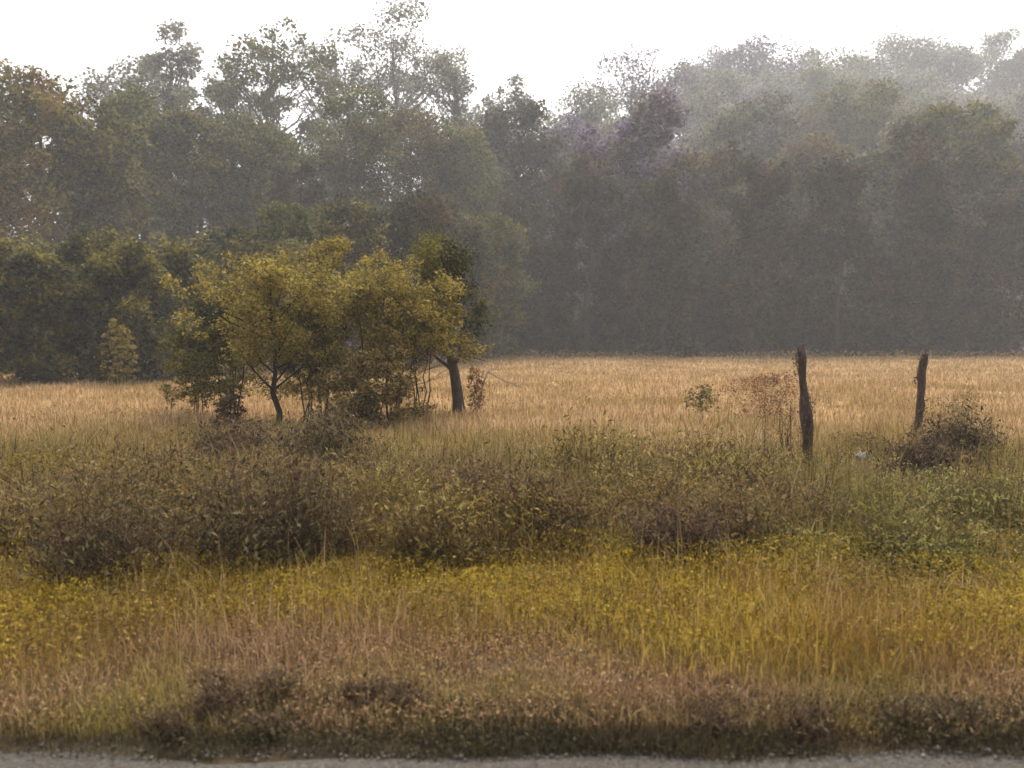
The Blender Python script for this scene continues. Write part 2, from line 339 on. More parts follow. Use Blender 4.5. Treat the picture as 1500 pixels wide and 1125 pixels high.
ADDED_SLOPE = [
 (905, 150, 130, 61, 'lf_glare', 'grey tree on the added slope just under the highest flare tinted treetop'),
 (970, 165, 138, 66, 'lf_flare', 'flare tinted tree on the added slope under the dip beside the tall flare tinted tree'),
 (1035, 140, 155, 66, 'lf_glare', 'grey tree on the added slope below and left of the faint flare tinted treetop'),
 (1100, 128, 168, 68, 'lf_flare', 'pale flare tinted tree on the added slope right below the faint flare tinted treetop'),
 (1165, 150, 160, 66, 'lf_brown', 'brownish tree on the added slope above the leaning post'),
 (1225, 135, 173, 66, 'lf_glare', 'grey tree on the added slope under the shallow dip of the right skyline'),
 (1290, 128, 168, 68, 'lf_autumn', 'orange tinged tree on the added slope above the gap between the posts'),
 (1350, 140, 173, 66, 'lf_glare', 'grey tree on the added slope above the upright post'),
 (1415, 145, 165, 68, 'lf_mid', 'green tree on the added slope directly below the sky gap at the right'),
 (1480, 130, 173, 68, 'lf_glare', 'grey tree on the added slope at the right edge'),
 (1060, 105, 215, 61, 'lf_glare', 'faint grey tree high on the added slope left of the flare tinted treetop'),
 (1125, 118, 221, 64, 'lf_glare', 'faint grey tree high on the added slope right of the flare tinted treetop'),
 (1190, 112, 227, 64, 'lf_mid', 'faint green tree high on the added slope left of the shallow dip'),
 (1262, 112, 227, 64, 'lf_glare', 'faint grey tree high on the added slope right of the shallow dip'),
 (1335, 105, 227, 64, 'lf_glare', 'faint grey tree high on the added slope near the upright post column'),
 (1400, 150, 221, 56, 'lf_glare', 'low faint grey tree just left under the sky gap'),
 (1475, 140, 221, 61, 'lf_glare', 'low faint grey tree just right under the sky gap'),
]
for k, (px, py, Y, hw, mt, lab) in enumerate(ADDED_SLOPE):
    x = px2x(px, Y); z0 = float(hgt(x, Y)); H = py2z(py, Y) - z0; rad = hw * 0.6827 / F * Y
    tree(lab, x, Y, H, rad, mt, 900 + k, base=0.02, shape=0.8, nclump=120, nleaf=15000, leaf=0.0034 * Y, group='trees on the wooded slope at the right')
MID = [
 (700, 195, 128, 78, 'lf_mid', 'green tree of the middle row behind the small dark roadside tree'),
 (775, 160, 108, 74, 'lf_dark', 'dark tree directly under the V of sky'),
 (850, 180, 142, 74, 'lf_flare', 'dull flare tinted tree right of the one under the V of sky'),
 (925, 145, 92, 80, 'lf_flare', 'dull flare tinted tree below the highest point of the right wood'),
 (1005, 215, 98, 76, 'lf_brown', 'brown tree under the pale dip of the right wood'),
 (1085, 140, 128, 80, 'lf_grey', 'grey green tree behind and left of the leaning fence post'),
 (1165, 205, 108, 74, 'lf_brown', 'brown tree straight behind the leaning fence post'),
 (1240, 133, 142, 76, 'lf_mid', 'green tree between the two fence posts, middle row'),
 (1320, 188, 92, 76, 'lf_grey', 'grey green tree just left of the upright fence post, middle row'),
 (1400, 145, 98, 76, 'lf_mid', 'green tree behind and right of the upright fence post, middle row'),
 (1480, 200, 128, 71, 'lf_dark', 'dark tree at the right edge, middle row'),
]
for k, (px, py, Y, hw, mt, lab) in enumerate(MID):
    x = px2x(px, Y); z0 = float(hgt(x, Y)); H = py2z(py, Y) - z0; rad = hw * 0.6827 / F * Y
    tree(lab, x, Y, H, rad, mt, 200 + k, base=0.04, shape=0.85, nclump=170, nleaf=20000, leaf=0.56, group='middle row of the right wood')
FRONT = [
 (745, 280, 82, 56, 'lf_dark', 'small dark tree at the left end of the far field edge'),
 (800, 350, 84, 56, 'lf_dbrown', 'small brown tree on the field edge, second from its left end'),
 (858, 225, 83, 58, 'lf_dark', 'small dark tree on the field edge below the flare tinted trees'),
 (915, 330, 85, 54, 'lf_dbrown', 'low dark brown tree on the field edge below the highest flare tinted tree'),
 (975, 250, 79, 58, 'lf_dark', 'dark green tree at the middle of the far field edge'),
 (1035, 365, 86, 56, 'lf_dbrown', 'low dark brown tree on the field edge right of its middle'),
 (1100, 205, 80, 60, 'lf_dark', 'dark tree on the field edge left of the leaning post'),
 (1160, 310, 87, 56, 'lf_dbrown', 'low dark brown tree on the field edge with the leaning post before it'),
 (1225, 235, 81, 60, 'lf_dark', 'dark tree on the field edge just right of the leaning post'),
 (1290, 360, 83, 58, 'lf_dark', 'dark green tree on the field edge left of the upright post'),
 (1350, 215, 82, 60, 'lf_dark', 'dark tree on the field edge with the upright post before it'),
 (1412, 330, 84, 58, 'lf_dark', 'dark green tree on the field edge right of the upright post'),
 (1475, 245, 83, 60, 'lf_dark', 'dark tree on the field edge cut by the right of the picture'),
]
for k, (px, py, Y, hw, mt, lab) in enumerate(FRONT):
    x = px2x(px, Y); z0 = float(hgt(x, Y)); H = py2z(py, Y) - z0; rad = hw * 0.6827 / F * Y
    tree(lab, x, Y, H, rad, mt, 300 + k, base=-0.03, nclump=120, nleaf=14000, leaf=0.37, limbs=14, group='low trees along the far edge of the field', name='edge_tree', shape=0.2)
UNDER = [
 (760, 'low dark thicket in the gap under the V of sky'), (825, 'low dark thicket behind the second and third edge trees'), (888, 'low dark thicket left of the low brown tree'),
 (945, 'low dark thicket right of the low brown tree'), (1006, 'low dark thicket just right of the middle of the field edge'), (1068, 'low dark thicket left of the rust brown field shrub line'),
 (1130, 'low dark thicket behind the rust brown field shrub'), (1192, 'low dark thicket right behind the leaning post'), (1258, 'low dark thicket halfway between the posts'),
 (1320, 'low dark thicket just left behind the upright post'), (1382, 'low dark thicket just right behind the upright post'), (1444, 'low dark thicket nearest the right end of the field edge')]
for k, (px, lab) in enumerate(UNDER):
    Y = 88 + (k * 5) % 7; x = px2x(px, Y); z0 = float(hgt(x, Y)); H = py2z(432 + (k * 37) % 40, Y) - z0
    tree(lab, x, Y, H, 3.6, 'lf_dark' if k % 3 else 'lf_dbrown', 950 + k, base=-0.05, nclump=60, nleaf=5500, leaf=0.36, limbs=10, group='undergrowth along the far edge of the field', name='thicket', cat='shrub', shape=0.2, nstem=3)
LEFT = [
 (-40, 110, 67, 80, 'lf_olive', 0.1, 'olive tree cut off by the left edge of the picture'),
 (66, 98, 63, 66, 'lf_autumn', 0.04, 'rounded yellow green tree turning orange, leftmost full crown'),
 (150, 165, 67, 62, 'lf_olive', 0.12, 'olive tree between the orange one and the dark wood'),
 (215, 130, 78, 62, 'lf_mid', 0.12, 'green tree below the narrow peaked treetop'),
 (300, 175, 81, 58, 'lf_olive', 0.12, 'olive green tree left of the small gaps of sky'),
 (385, 175, 83, 62, 'lf_mid', 0.12, 'green tree under the tallest treetop, beside the small gaps of sky'),
 (435, 245, 75, 42, 'lf_dark', 0.1, 'dark narrow tree under the small gaps of sky'),
 (520, 140, 89, 58, 'lf_mid', 0.12, 'green tree just right of the small gaps of sky'),
 (600, 150, 91, 58, 'lf_brown', 0.12, 'brownish tree below the broad open crown'),
 (670, 165, 94, 55, 'lf_mid', 0.12, 'green tree right of the brownish one, behind the small dark roadside tree'),
]
for k, (px, py, Y, hw, mt, bs, lab) in enumerate(LEFT):
    x = px2x(px, Y); z0 = float(hgt(x, Y)); H = py2z(py, Y) - z0; rad = hw * 0.6827 / F * Y
    tree(lab, x, Y, H, rad * 1.3, mt, 400 + k, shape=0.8, base=bs, nclump=170, nleaf=21000, leaf=0.36, limbs=26, group='nearer trees of the left wood')
LOW = [
 (-20, 330, 34, 75, 'lf_autumn', 'yellow orange bushy tree at the left edge, low in the wood'),
 (70, 370, 33, 62, 'lf_low', 'dark yellow flecked bushy tree low at the left edge of the field'),
 (140, 345, 37, 60, 'lf_olive', 'olive bushy tree, third from the left in the low row'),
 (205, 360, 35, 58, 'lf_low', 'dark bushy tree with a yellow sprig before it, left low row'),
 (270, 350, 38, 60, 'lf_low', 'dark bushy tree just left of the slender roadside tree'),
 (345, 330, 44, 60, 'lf_olive', 'olive bushy tree behind the slender roadside tree'),
 (420, 300, 48, 62, 'lf_mid', 'green bushy tree behind the yellow thicket, left one'),
 (500, 290, 52, 62, 'lf_olive', 'olive bushy tree behind the yellow thicket, middle one'),
 (585, 280, 54, 62, 'lf_dark', 'dark bushy tree behind the yellow thicket, right one'),
 (660, 300, 62, 60, 'lf_dark', 'dark bushy tree straight behind the small dark roadside tree'),
 (715, 320, 72, 52, 'lf_mid', 'green bushy tree where the left wood meets the field edge'),
]
for k, (px, py, Y, hw, mt, lab) in enumerate(LOW):
    x = px2x(px, Y); z0 = float(hgt(x, Y)); H = py2z(py, Y) - z0; rad = hw * 0.6827 / F * Y
    tree(lab, x, Y, H, rad * 1.25, mt, 500 + k, base=0.0, nclump=110, nleaf=19000, leaf=0.17 + 0.003 * (Y - 30), limbs=14, trunk=H * 0.02, shape=0.15, nstem=1, name='bushy_tree',
         group='low bushy trees before the left wood')

# ---- small roadside trees and the yellow thicket
def at(px, py, Y): return px2x(px, Y), Y, py2z(py, Y)
def small_tree(label, px, Y, trunk_top_py, top_py, hw_px, mat, seed, trunk_r, lean_px, nleaf, leaf, bark, nclump=60, low=0.2, name='small_tree', rough=0.3, clump=0.28):
    x = px2x(px, Y); z0 = float(hgt(x, Y)); H = py2z(top_py, Y) - z0; rad = hw_px * 0.6827 / F * Y
    return tree(label, x, Y, H, rad, mat, seed, base=(py2z(trunk_top_py, Y) - z0) / H, nclump=nclump, nleaf=nleaf, leaf=leaf, trunk=trunk_r, bark=bark,
                lean=(lean_px * 0.6827 / F * Y, 0), group='small trees on the near side of the field', name=name, rough=rough, clump=clump, limbs=24)
small_tree('slender tree with a thin dark bare trunk and yellow green leaves', 405, 16.8, 535, 375, 110, 'lf_yellow', 601, 0.06, -8, 13000, 0.065, 'dark_bark', nclump=120, clump=0.18, rough=0.5)
small_tree('small dark green tree with a stout grey brown trunk beside the open field', 673, 19.5, 535, 352, 62, 'lf_low', 602, 0.14, -22, 11000, 0.075, 'bark', clump=0.34, nclump=45, rough=0.5)
def thicket(label, px, Y, top_py, hw_px, mat, seed, nleaf, leaf=0.065, nstem=5, base=0.08, name='yellow_thicket', group='yellow leaved thicket before the left wood', rough=0.3):
    x = px2x(px, Y); z0 = float(hgt(x, Y)); H = py2z(top_py, Y) - z0; rad = hw_px * 0.6827 / F * Y
    return tree(label, x, Y, H, rad, mat, seed, base=base, nclump=150, nleaf=nleaf, leaf=leaf, clump=0.17, trunk=min(0.03, 0.009 * H), bark='dark_bark', cat='shrub', nstem=nstem, group=group,
                name=name, rough=rough, limbs=20, shape=0.35)
thicket('tall yellow green many stemmed shrub, the highest of the yellow thicket', 485, 18.5, 345, 100, 'lf_yellow', 611, 19000, rough=0.5)
thicket('yellow shrub between the highest yellow shrub and the stout trunked tree', 570, 18.0, 380, 95, 'lf_yellow', 612, 15000, rough=0.5, base=0.3)
thicket('low yellow shrub leaning against the stout trunked tree', 618, 18.6, 430, 58, 'lf_yellow', 613, 7000, base=0.5)
thicket('dull olive shrub in front of the gap between the slender tree and the yellow thicket', 450, 18.4, 440, 58, 'lf_olive', 621, 8000, base=0.4)
thicket('low olive brown shrub leaning left at the outer edge of the small trees', 285, 19.5, 470, 45, 'lf_olive', 622, 6000)
thicket('olive shrub under the crown of the slender tree', 335, 18.8, 420, 75, 'lf_olive', 614, 11000, base=0.15)
thicket('ochre brown half bare shrub at the foot of the yellow thicket', 540, 16.9, 510, 72, 'sh_ochre', 615, 12000, base=0.02)
thicket('dark twisted shrub left of the slender dark trunk', 335, 15.8, 575, 26, 'sh_plum', 616, 2200, leaf=0.05, base=0.05, nstem=3, name='dark_shrub', group=None)
thicket('yellow sprig bush before the dark low row at the left', 175, 31, 465, 22, 'lf_yellow', 617, 1800, leaf=0.1, base=0.05, nstem=3, name='yellow_shrub', group=None)
thicket('small rust coloured shrub right of the stout grey trunk', 697, 19.2, 533, 16, 'lf_rust', 618, 700, leaf=0.06, base=0.1, nstem=3, name='rusty_shrub', group=None)
thicket('patchy rust brown shrub in the tan field left of the leaning post', 1120, 19.0, 545, 62, 'lf_rust', 619, 2400, leaf=0.05, base=0.05, nstem=5, name='rusty_shrub', group=None)
thicket('low olive shrub in the tan field, left of the rust brown one', 1030, 20.0, 562, 26, 'lf_olive', 620, 700, leaf=0.06, base=0.05, nstem=4, name='olive_shrub', group=None)

# ---- fence posts
def post(label, px_top, py_top, px_bot, py_bot, Y, prof, seed):
    rng = np.random.default_rng(seed)
    xt, xb = px2x(px_top, Y), px2x(px_bot, Y); z0 = float(hgt(xb, Y)); zt = py2z(py_top, Y)
    root = empty('fence_post', (xb, Y, z0 - 0.02), label, 'fence post', 'fence posts in the weeds')
    T = Tubes(); n = len(prof); pts = []; 
    for k in range(n):
        t = k / (n - 1); pts.append(((xt - xb) * t + 0.006 * math.sin(k * 1.9 + seed), 0.02 * math.sin(k * 1.1), (zt - z0) * t - 0.25 * (k == 0)))
    prof = [q * 0.8 for q in prof]; T.tube(pts, prof, 14, bump=0.06, rng=rng)
    # split splinter at the top
    T.tube([(pts[-1][0] + 0.02, 0, pts[-1][2] - 0.04), (pts[-1][0] + 0.035, 0.01, pts[-1][2] + 0.07)], [prof[-1] * 0.5, prof[-1] * 0.15], 5)
    link('shaft', T.mesh('shaft', M['post'], smooth=False), root)
    # dry creeper clinging to the post
    cr = Tubes(); a = []
    for k in range(26):
        t = k / 25; i = min(n - 2, int(t * (n - 1))); r = prof[i] + 0.01
        c = pts[i]; th = t * 9 + seed
        a.append((c[0] + (pts[i + 1][0] - c[0]) * (t * (n - 1) - i) + r * math.cos(th), r * math.sin(th), (zt - z0) * t * 0.97))
    cr.tube(a, [0.006] * 26, 4)
    v = link('creeper', cr.mesh('creeper', M['twig']), root)
    P = np.array(a)[rng.integers(0, 26, 260)] + rng.normal(0, 0.03, (260, 3))
    link('leaves', leaves_mesh('leaves', leaf_arrays(P, 0.045, rng), M['sh_dark']), v)
    return root
post('dark weathered fence post leaning left at the top, swollen in the middle', 1172, 506, 1190, 686, 11.6, [0.075, 0.07, 0.07, 0.075, 0.095, 0.105, 0.085, 0.062, 0.058, 0.062, 0.07, 0.06], 1)
post('slimmer upright fence post, second from the leaning one, nearer the right edge', 1353, 516, 1346, 652, 15.1, [0.075, 0.075, 0.082, 0.08, 0.085, 0.075, 0.08, 0.085, 0.08, 0.085, 0.07], 2)

thicket('thin reddish bramble arching left of the leaning post', 1150, 12.4, 575, 34, 'lf_rust', 631, 500, leaf=0.035, base=0.02, nstem=9, name='bramble', group=None)
thicket('bare brown bramble low between the two posts', 1270, 12.6, 632, 62, 'sh_brown', 632, 1300, leaf=0.035, base=0.02, nstem=12, name='bramble', group=None)
thicket('twiggy bare brush just right of the upright post', 1405, 14.6, 575, 40, 'sh_brown', 633, 900, leaf=0.035, base=0.02, nstem=10, name='brush', group=None)
# pale dead branch arching beside the stout trunk
def dead_branch(label, pts, r, m='pale_bark', name='dead_branch'):
    T = Tubes(); x0, y0, z0 = pts[0]
    q = [(p[0] - x0, p[1] - y0, p[2] - z0) for p in pts]
    T.tube(q, [r * (1 - 0.75 * i / (len(q) - 1)) for i in range(len(q))], 7)
    for i in range(1, len(q) - 1):
        T.tube([q[i], (q[i][0] + 0.12, q[i][1] + 0.05 * (-1) ** i, q[i][2] + 0.07 * (-1) ** i), (q[i][0] + 0.25, q[i][1] + 0.08 * (-1) ** i, q[i][2] + 0.05 * (-1) ** i)], [r * 0.4, r * 0.25, r * 0.1], 4)
    o = link(name, T.mesh(name, M[m]), None, (x0, y0, z0)); return tag(o, label, 'branch')
Y = 20.5
dead_branch('pale bare branch curving over the tan field right of the stout trunk', [at(700, 595, Y), at(708, 560, Y), at(715, 545, Y), at(735, 556, Y), at(765, 568, Y)], 0.03)

# white litter
def litter():
    rng = np.random.default_rng(9); x, y, z = at(1265, 703, 10.6)
    z = float(hgt(x, y)) + 0.31
    n = 9; V = []
    for j in range(n):
        for i in range(n):
            u, v = i / (n - 1) - 0.5, j / (n - 1) - 0.5
            V.append((u * 0.11 + rng.normal(0, 0.006), v * 0.08 + rng.normal(0, 0.006), 0.03 * math.sin(7 * u + 3 * v) + 0.02 * math.cos(11 * v) + rng.normal(0, 0.008)))
    I = []; 
    for j in range(n - 1):
        for i in range(n - 1): a = j * n + i; I += [a, a + 1, a + n + 1, a + n]
    m, t, p = new_mat('white_plastic'); p.inputs['Base Color'].default_value = (0.42, 0.40, 0.36, 1); p.inputs['Roughness'].default_value = 0.5
    o = link('litter_scrap', mesh_from('litter_scrap', V, np.full(len(I) // 4, 4), I, m), None, (x, y, z)); o.rotation_euler = (0.5, 0.1, 0.3)
    md = o.modifiers.new('thickness', 'SOLIDIFY'); md.thickness = 0.003
    tag(o, 'crumpled white scrap caught in the weeds between the two fence posts', 'litter')
litter()

# ------------------------------------------------------------------ weeds: each a low shrub of stems and leaves
def weed(label, px, base_py, top_py, hw_px, mat, seed, nleaf=2600, leaf=0.03, depth=None, nst=26, name='weed_shrub', group='scrubby weeds of the verge', stalk=True, lift=0.0):
    rng = np.random.default_rng(seed)
    Y = EYE * F / (base_py * 0.6827 - 338)
    x = px2x(px, Y); z0 = float(hgt(x, Y)); H = max(0.12, py2z(top_py, Y) - z0); rad = hw_px * 0.6827 / F * Y * (1.35 if base_py < 1000 and base_py - top_py > 75 else 1.15)
    root = empty(name, (x, Y, z0 - 0.01), label, 'shrub', group)
    T = Tubes(); P = []
    for s in range(nst):
        th = rng.uniform(0, 6.28); r = rad * math.sqrt(rng.uniform(0, 1)); hh = H * rng.uniform(0.35, 1.2) * (1 - 0.35 * (r / rad) ** 2)
        bx, by = 0.55 * r * math.cos(th), 0.45 * r * math.sin(th); tx, ty = r * math.cos(th) + rng.normal(0, 0.05), 0.8 * r * math.sin(th)
        pts = [(bx, by, -0.05)]
        for k in range(1, 5):
            t = k / 4; pts.append((bx + (tx - bx) * t + rng.normal(0, 0.015), by + (ty - by) * t + rng.normal(0, 0.015), hh * t))
        T.tube(pts, [0.006, 0.005, 0.004, 0.003, 0.0015], 4)
        for q in range(3):
            i0 = rng.integers(1, 4); a0 = np.array(pts[i0]); e0 = a0 + np.array([rng.normal(0, 0.13), rng.normal(0, 0.1), abs(rng.normal(0.16, 0.1))]) * min(1.2, H / 0.5)
            T.tube([a0, (a0 + e0) / 2 + rng.normal(0, 0.012, 3), e0], [0.0035, 0.0025, 0.0012], 3)
        n = int(nleaf / nst); t = rng.uniform(0.05, 1, n) ** 0.75
        f = t * 4; i = np.minimum(3, f.astype(int)); pp = np.array(pts); q = pp[i] * (1 - (f - i))[:, None] + pp[i + 1] * (f - i)[:, None]
        P.append(q + rng.normal(0, 1, (n, 3)) * np.array([0.10, 0.10, 0.06]) * min(1.3, H / 0.5))
    P = np.concatenate(P); P = P[P[:, 2] > 0.0]
    link('stem', T.mesh('stem', M['twig']), root)
    link('foliage', leaves_mesh('foliage', leaf_arrays(P, leaf * rng.choice([1, 1, 1.6, 2.4], len(P)), rng, aspect=0.32, rise=0.9), M[mat]), root)
WEEDS = [
 (165, 875, 690, 95, 'sh_dark', 'big dark grey brown weed clump nearest the left, above the brightest yellow grass'),
 (60, 830, 715, 60, 'sh_ochre', 'ochre weeds at the left edge beside the big dark clump'),
 (250, 800, 655, 62, 'sh_brown', 'brown weeds between the two big dark clumps on the left'),
 (350, 860, 668, 72, 'sh_dark', 'dark weed clump below the twisted shrub'),
 (445, 842, 650, 70, 'sh_dark', 'dark grey weed clump below the slender trunk'),
 (470, 705, 595, 55, 'sh_dark', 'dark green clump behind, between the slender trunk and the yellow thicket'),
 (345, 700, 612, 48, 'sh_plum', 'plum brown clump at the foot of the dark twisted shrub'),
 (560, 790, 660, 70, 'sh_ochre', 'ochre weeds below the yellow thicket'),
 (640, 845, 720, 55, 'sh_ochre', 'ochre weed clump with darker middle, left of the centre'),
 (720, 800, 685, 72, 'sh_plum', 'purplish brown weed clump left of the picture centre'),
 (815, 812, 690, 78, 'sh_brown', 'brown weed clump just right of the picture centre'),
 (870, 735, 625, 60, 'sh_ochre', 'ochre weeds rising into the tan field right of centre'),
 (950, 780, 655, 62, 'sh_ochre', 'ochre weeds left of the reddish clump'),
 (1000, 855, 745, 52, 'sh_plum', 'darkest reddish brown clump right of centre'),
 (1085, 830, 715, 70, 'sh_brown', 'brown weed clump in front of the leaning post'),
 (1180, 810, 722, 52, 'sh_brown', 'small brown clump just right of and below the leaning post'),
 (1080, 745, 640, 62, 'sh_ochre', 'ochre weeds left of the foot of the leaning post'),
 (1360, 712, 640, 46, 'sh_plum', 'dark brown thorny bush under the upright post'),
 (1412, 690, 600, 36, 'sh_dark', 'dark bush right of and above the thorny one'),
 (1275, 800, 715, 72, 'sh_green', 'fresh green weeds below the white scrap'),
 (1440, 800, 700, 68, 'sh_green', 'fresh green weeds at the right edge'),
 (1425, 775, 705, 35, 'sh_dark', 'small dark tangle in the green weeds at the right'),
 (1350, 850, 760, 70, 'sh_green', 'nearest green weeds on the right'),
]
for k, (px, b, t_, hw, mt, lab) in enumerate(WEEDS):
    weed(lab, px, b, t_, hw, mt, 700 + k, nleaf=6500, leaf=0.024 if b > 760 else 0.034, nst=60)
TUFTS = [
 (308, 1068, 985, 48, 'sh_plum', 'round dark plum tuft, the biggest on the bare strip at the left'),
 (405, 1050, 985, 34, 'sh_dark', 'faint dark tuft right of the round plum one'),
 (575, 1058, 1000, 38, 'sh_plum', 'reddish tuft on the bare strip left of centre'),
 (525, 1050, 1008, 26, 'sh_plum', 'small reddish tuft touching the one left of centre'),
 (235, 1100, 1082, 30, 'sh_dark', 'low dark tuft at the road edge below the round plum one'),
 (380, 1100, 1084, 22, 'sh_dark', 'small low dark tuft at the road edge, second from the left'),
 (1405, 1092, 1018, 72, 'sh_dark', 'dark green clump at the road edge near the right corner'),
 (1330, 1095, 1055, 36, 'sh_dark', 'small dark clump left of the one in the right corner'),
 (1060, 1092, 1048, 55, 'sh_plum', 'dark brown clump at the road edge right of centre'),
 (1190, 1094, 1056, 50, 'sh_plum', 'dark brown clump at the road edge, between the centre one and the corner'),
]
for k, (px, b, t_, hw, mt, lab) in enumerate(TUFTS):
    weed(lab, px, b, t_, hw, mt, 800 + k, nleaf=1500, leaf=0.012, nst=34, name='weed_tuft', group='dark tufts near the road')

# ------------------------------------------------------------------ grass (nobody could count it)
CL = [(px2x(q[0], EYE * F / (q[1] * 0.6827 - 338)), EYE * F / (q[1] * 0.6827 - 338), q[3] * 0.6827 / F * EYE * F / (q[1] * 0.6827 - 338)) for q in WEEDS if q[4] not in ('sh_green', 'sh_ochre')]
def blades(name, label, n, y0, y1, hmin, hmax, mat, seed, wmul=1.0, dens=None, lean=0.5, spread=0.68, power=None):
    rng = np.random.default_rng(seed)
    y = np.exp(rng.uniform(math.log(y0), math.log(y1), n)); x = rng.uniform(-1, 1, n) * (spread * y + 0.4)
    if dens is not None:
        k = rng.uniform(0, 1, n) < dens(x, y); x = x[k]; y = y[k]
    keep = np.ones(len(x), bool); u = rng.uniform(0, 1, len(x))
    for cx, cy, cr in CL:
        d2 = np.hypot((x - cx) / (cr * 1.05), (y - cy + 0.45 * cr) / (cr * 1.3)); keep &= ~((d2 < 1) & (u > 0.4 + 0.5 * d2 ** 2))
    x = x[keep]; y = y[keep]; n = len(x)
    z = hgt(x, y) - 0.01
    h = rng.uniform(hmin, hmax, n) * (0.75 + 0.35 * np.sin(x * 2.1 + 1.3 * np.sin(y * 1.7)) * np.sin(y * 2.3))
    h = h * rng.uniform(0.6, 1.2, n)
    wd = wmul * (0.0022 + 0.00062 * y) * rng.uniform(0.6, 1.4, n)
    th = rng.uniform(0, 6.283, n); ln = np.abs(rng.normal(0, lean, n)) * h
    d = np.stack([np.cos(th), np.sin(th), 0 * th], 1); s = np.stack([-np.sin(th), np.cos(th), 0 * th], 1)
    s = s + rng.normal(0, 0.3, s.shape) * [1, 1, 0]; s /= np.linalg.norm(s, axis=1)[:, None]
    P = np.stack([x, y, z], 1); up = np.array([0, 0, 1.0])
    W = s * wd[:, None] * 0.5
    m_ = P + up * (h * 0.55)[:, None] + d * (ln * 0.35)[:, None]; t_ = P + up * (h * rng.uniform(0.8, 1.0, n))[:, None] + d * ln[:, None]
    V = np.stack([P - W, P + W, m_ + W * 0.8, m_ - W * 0.8, t_], 1).reshape(-1, 3)
    b = np.arange(n)[:, None] * 5
    I = np.concatenate([b + [0, 1, 2, 3], b + [3, 2, 4]], 1).ravel()
    cnt = np.tile([4, 3], n)
    o = link(name, mesh_from(name, V, cnt, I, M[mat])); tag(o, label, 'grass', None, 'stuff'); return o
def vn(x, y, s, o=0.0):
    return 0.5 + 0.25 * np.sin(x * s + 1.7 * np.sin(y * s * 0.7 + o) + o) + 0.25 * np.sin(y * s * 1.3 + 1.9 * np.sin(x * s * 0.6 + 2 * o))
blades('tan_grass', 'dry tan grass covering the field behind the weeds', 230000, 12, 79, 0.15, 0.38, 'g_tan', 21, 1.3, dens=lambda x, y: sstep(11, 16, y + 2 * vn(x, y, 0.6)))
blades('ochre_grass', 'tall ochre and brown grass among the scrubby weeds', 120000, 7.0, 19, 0.2, 0.5, 'g_ochre', 22, 1.1,
       dens=lambda x, y: (1 - sstep(12, 19, y + 3 * vn(x, y, 0.5, 1))) * sstep(6.8, 8.2, y + vn(x, y, 1.1)) * np.where((x > 2.6 + 0 * y) & (y < 12), 0.35, 1))
blades('yellow_grass', 'bright yellow green grass band in front of the weeds', 120000, 4.4, 9.0, 0.07, 0.30, 'g_yellow', 23, 0.9,
       dens=lambda x, y: sstep(4.5, 6.5, y + 0.9 * (1 - sstep(-2.8, -1.5, x)) + 1.3 * vn(x, y, 0.9) - 0.4) * (1 - sstep(7.6, 9, y)) * np.where(x > 3.0, 0.5, 1))
blades('green_grass', 'fresh green grass patch on the right below the fence posts', 50000, 6.0, 11.5, 0.15, 0.36, 'g_green', 24, 1.0,
       dens=lambda x, y: sstep(2.0, 3.6, x + 0.6 * vn(x, y, 1.2)) * 0.9)
blades('rusty_grass', 'short rusty dry grass on the strip behind the road edge', 110000, 3.82, 6.6, 0.05, 0.17, 'g_rust', 25, 0.9,
       dens=lambda x, y: (0.35 + 0.65 * vn(x, y, 2.2)))
blades('verge_grass', 'dark ragged grass fringing the road edge', 60000, 3.60, 4.3, 0.04, 0.13, 'g_dark', 26, 0.9,
       dens=lambda x, y: (0.25 + 0.75 * sstep(0.35, 0.6, vn(x, y * 0.3, 1.5, 2))) * (1 - sstep(4.0, 4.3, y)) * sstep(3.62, 3.72, y - 0.04 * np.sin(x * 5)) * (0.55 + 0.45 * sstep(-0.6, 0.3, x)))

def forbs(name, label, n, y0, y1, hmax, leaf, mat, seed, dens, rise=0.5, aspect=0.45):
    rng = np.random.default_rng(seed)
    y = np.exp(rng.uniform(math.log(y0), math.log(y1), n)); x = rng.uniform(-1, 1, n) * (0.68 * y + 0.4)
    k = rng.uniform(0, 1, n) < dens(x, y); x = x[k]; y = y[k]; n = len(x)
    top = hmax * (0.35 + 0.65 * np.clip(vn(x, y, 2.3, seed) * 0.6 + vn(x, y, 5.1, seed + 1) * 0.55, 0, 1.1))
    z = hgt(x, y) + top * rng.uniform(0.08, 1, n) ** 0.7
    V = leaf_arrays(np.stack([x, y, z], 1), leaf * (0.6 + 0.07 * y) * rng.choice([0.8, 1, 1.5], n), rng, aspect=aspect, rise=rise)
    tag(link(name, leaves_mesh(name, V, M[mat])), label, 'ground cover', None, 'stuff')
forbs('yellow_ground_cover', 'low yellow olive leafy weeds mixed through the yellow grass band', 150000, 4.5, 9, 0.30, 0.021, 'fb_yellow', 31, lambda x, y: sstep(4.5, 6.2, y + 0.8 * (1 - sstep(-2.8, -1.5, x)) + 0.8 * vn(x, y, 1.1) - 0.3) * (1 - sstep(7.8, 9, y)))
forbs('rusty_ground_cover', 'short pinkish brown leafy litter and seedlings behind the road edge', 70000, 3.85, 6.3, 0.10, 0.016, 'fb_rust', 32, lambda x, y: 0.3 + 0.7 * vn(x, y, 2.0, 1))
forbs('brown_scrub_cover', 'continuous tangled brown and olive leafy scrub across the middle of the view', 240000, 6.6, 15, 0.62, 0.026, 'fb_scrub', 33,
      lambda x, y: sstep(6.6, 7.8, y + 0.9 * vn(x, y, 1.0)) * (1 - sstep(8.5, 14, y + 2.5 * vn(x, y, 0.6))) * (0.25 + 0.75 * sstep(0.3, 0.7, vn(x, y, 1.3, 4)) + 0.4 * (1 - sstep(-3, -1, x))) * np.where(x > 0.29 * y, 0.15, 1))
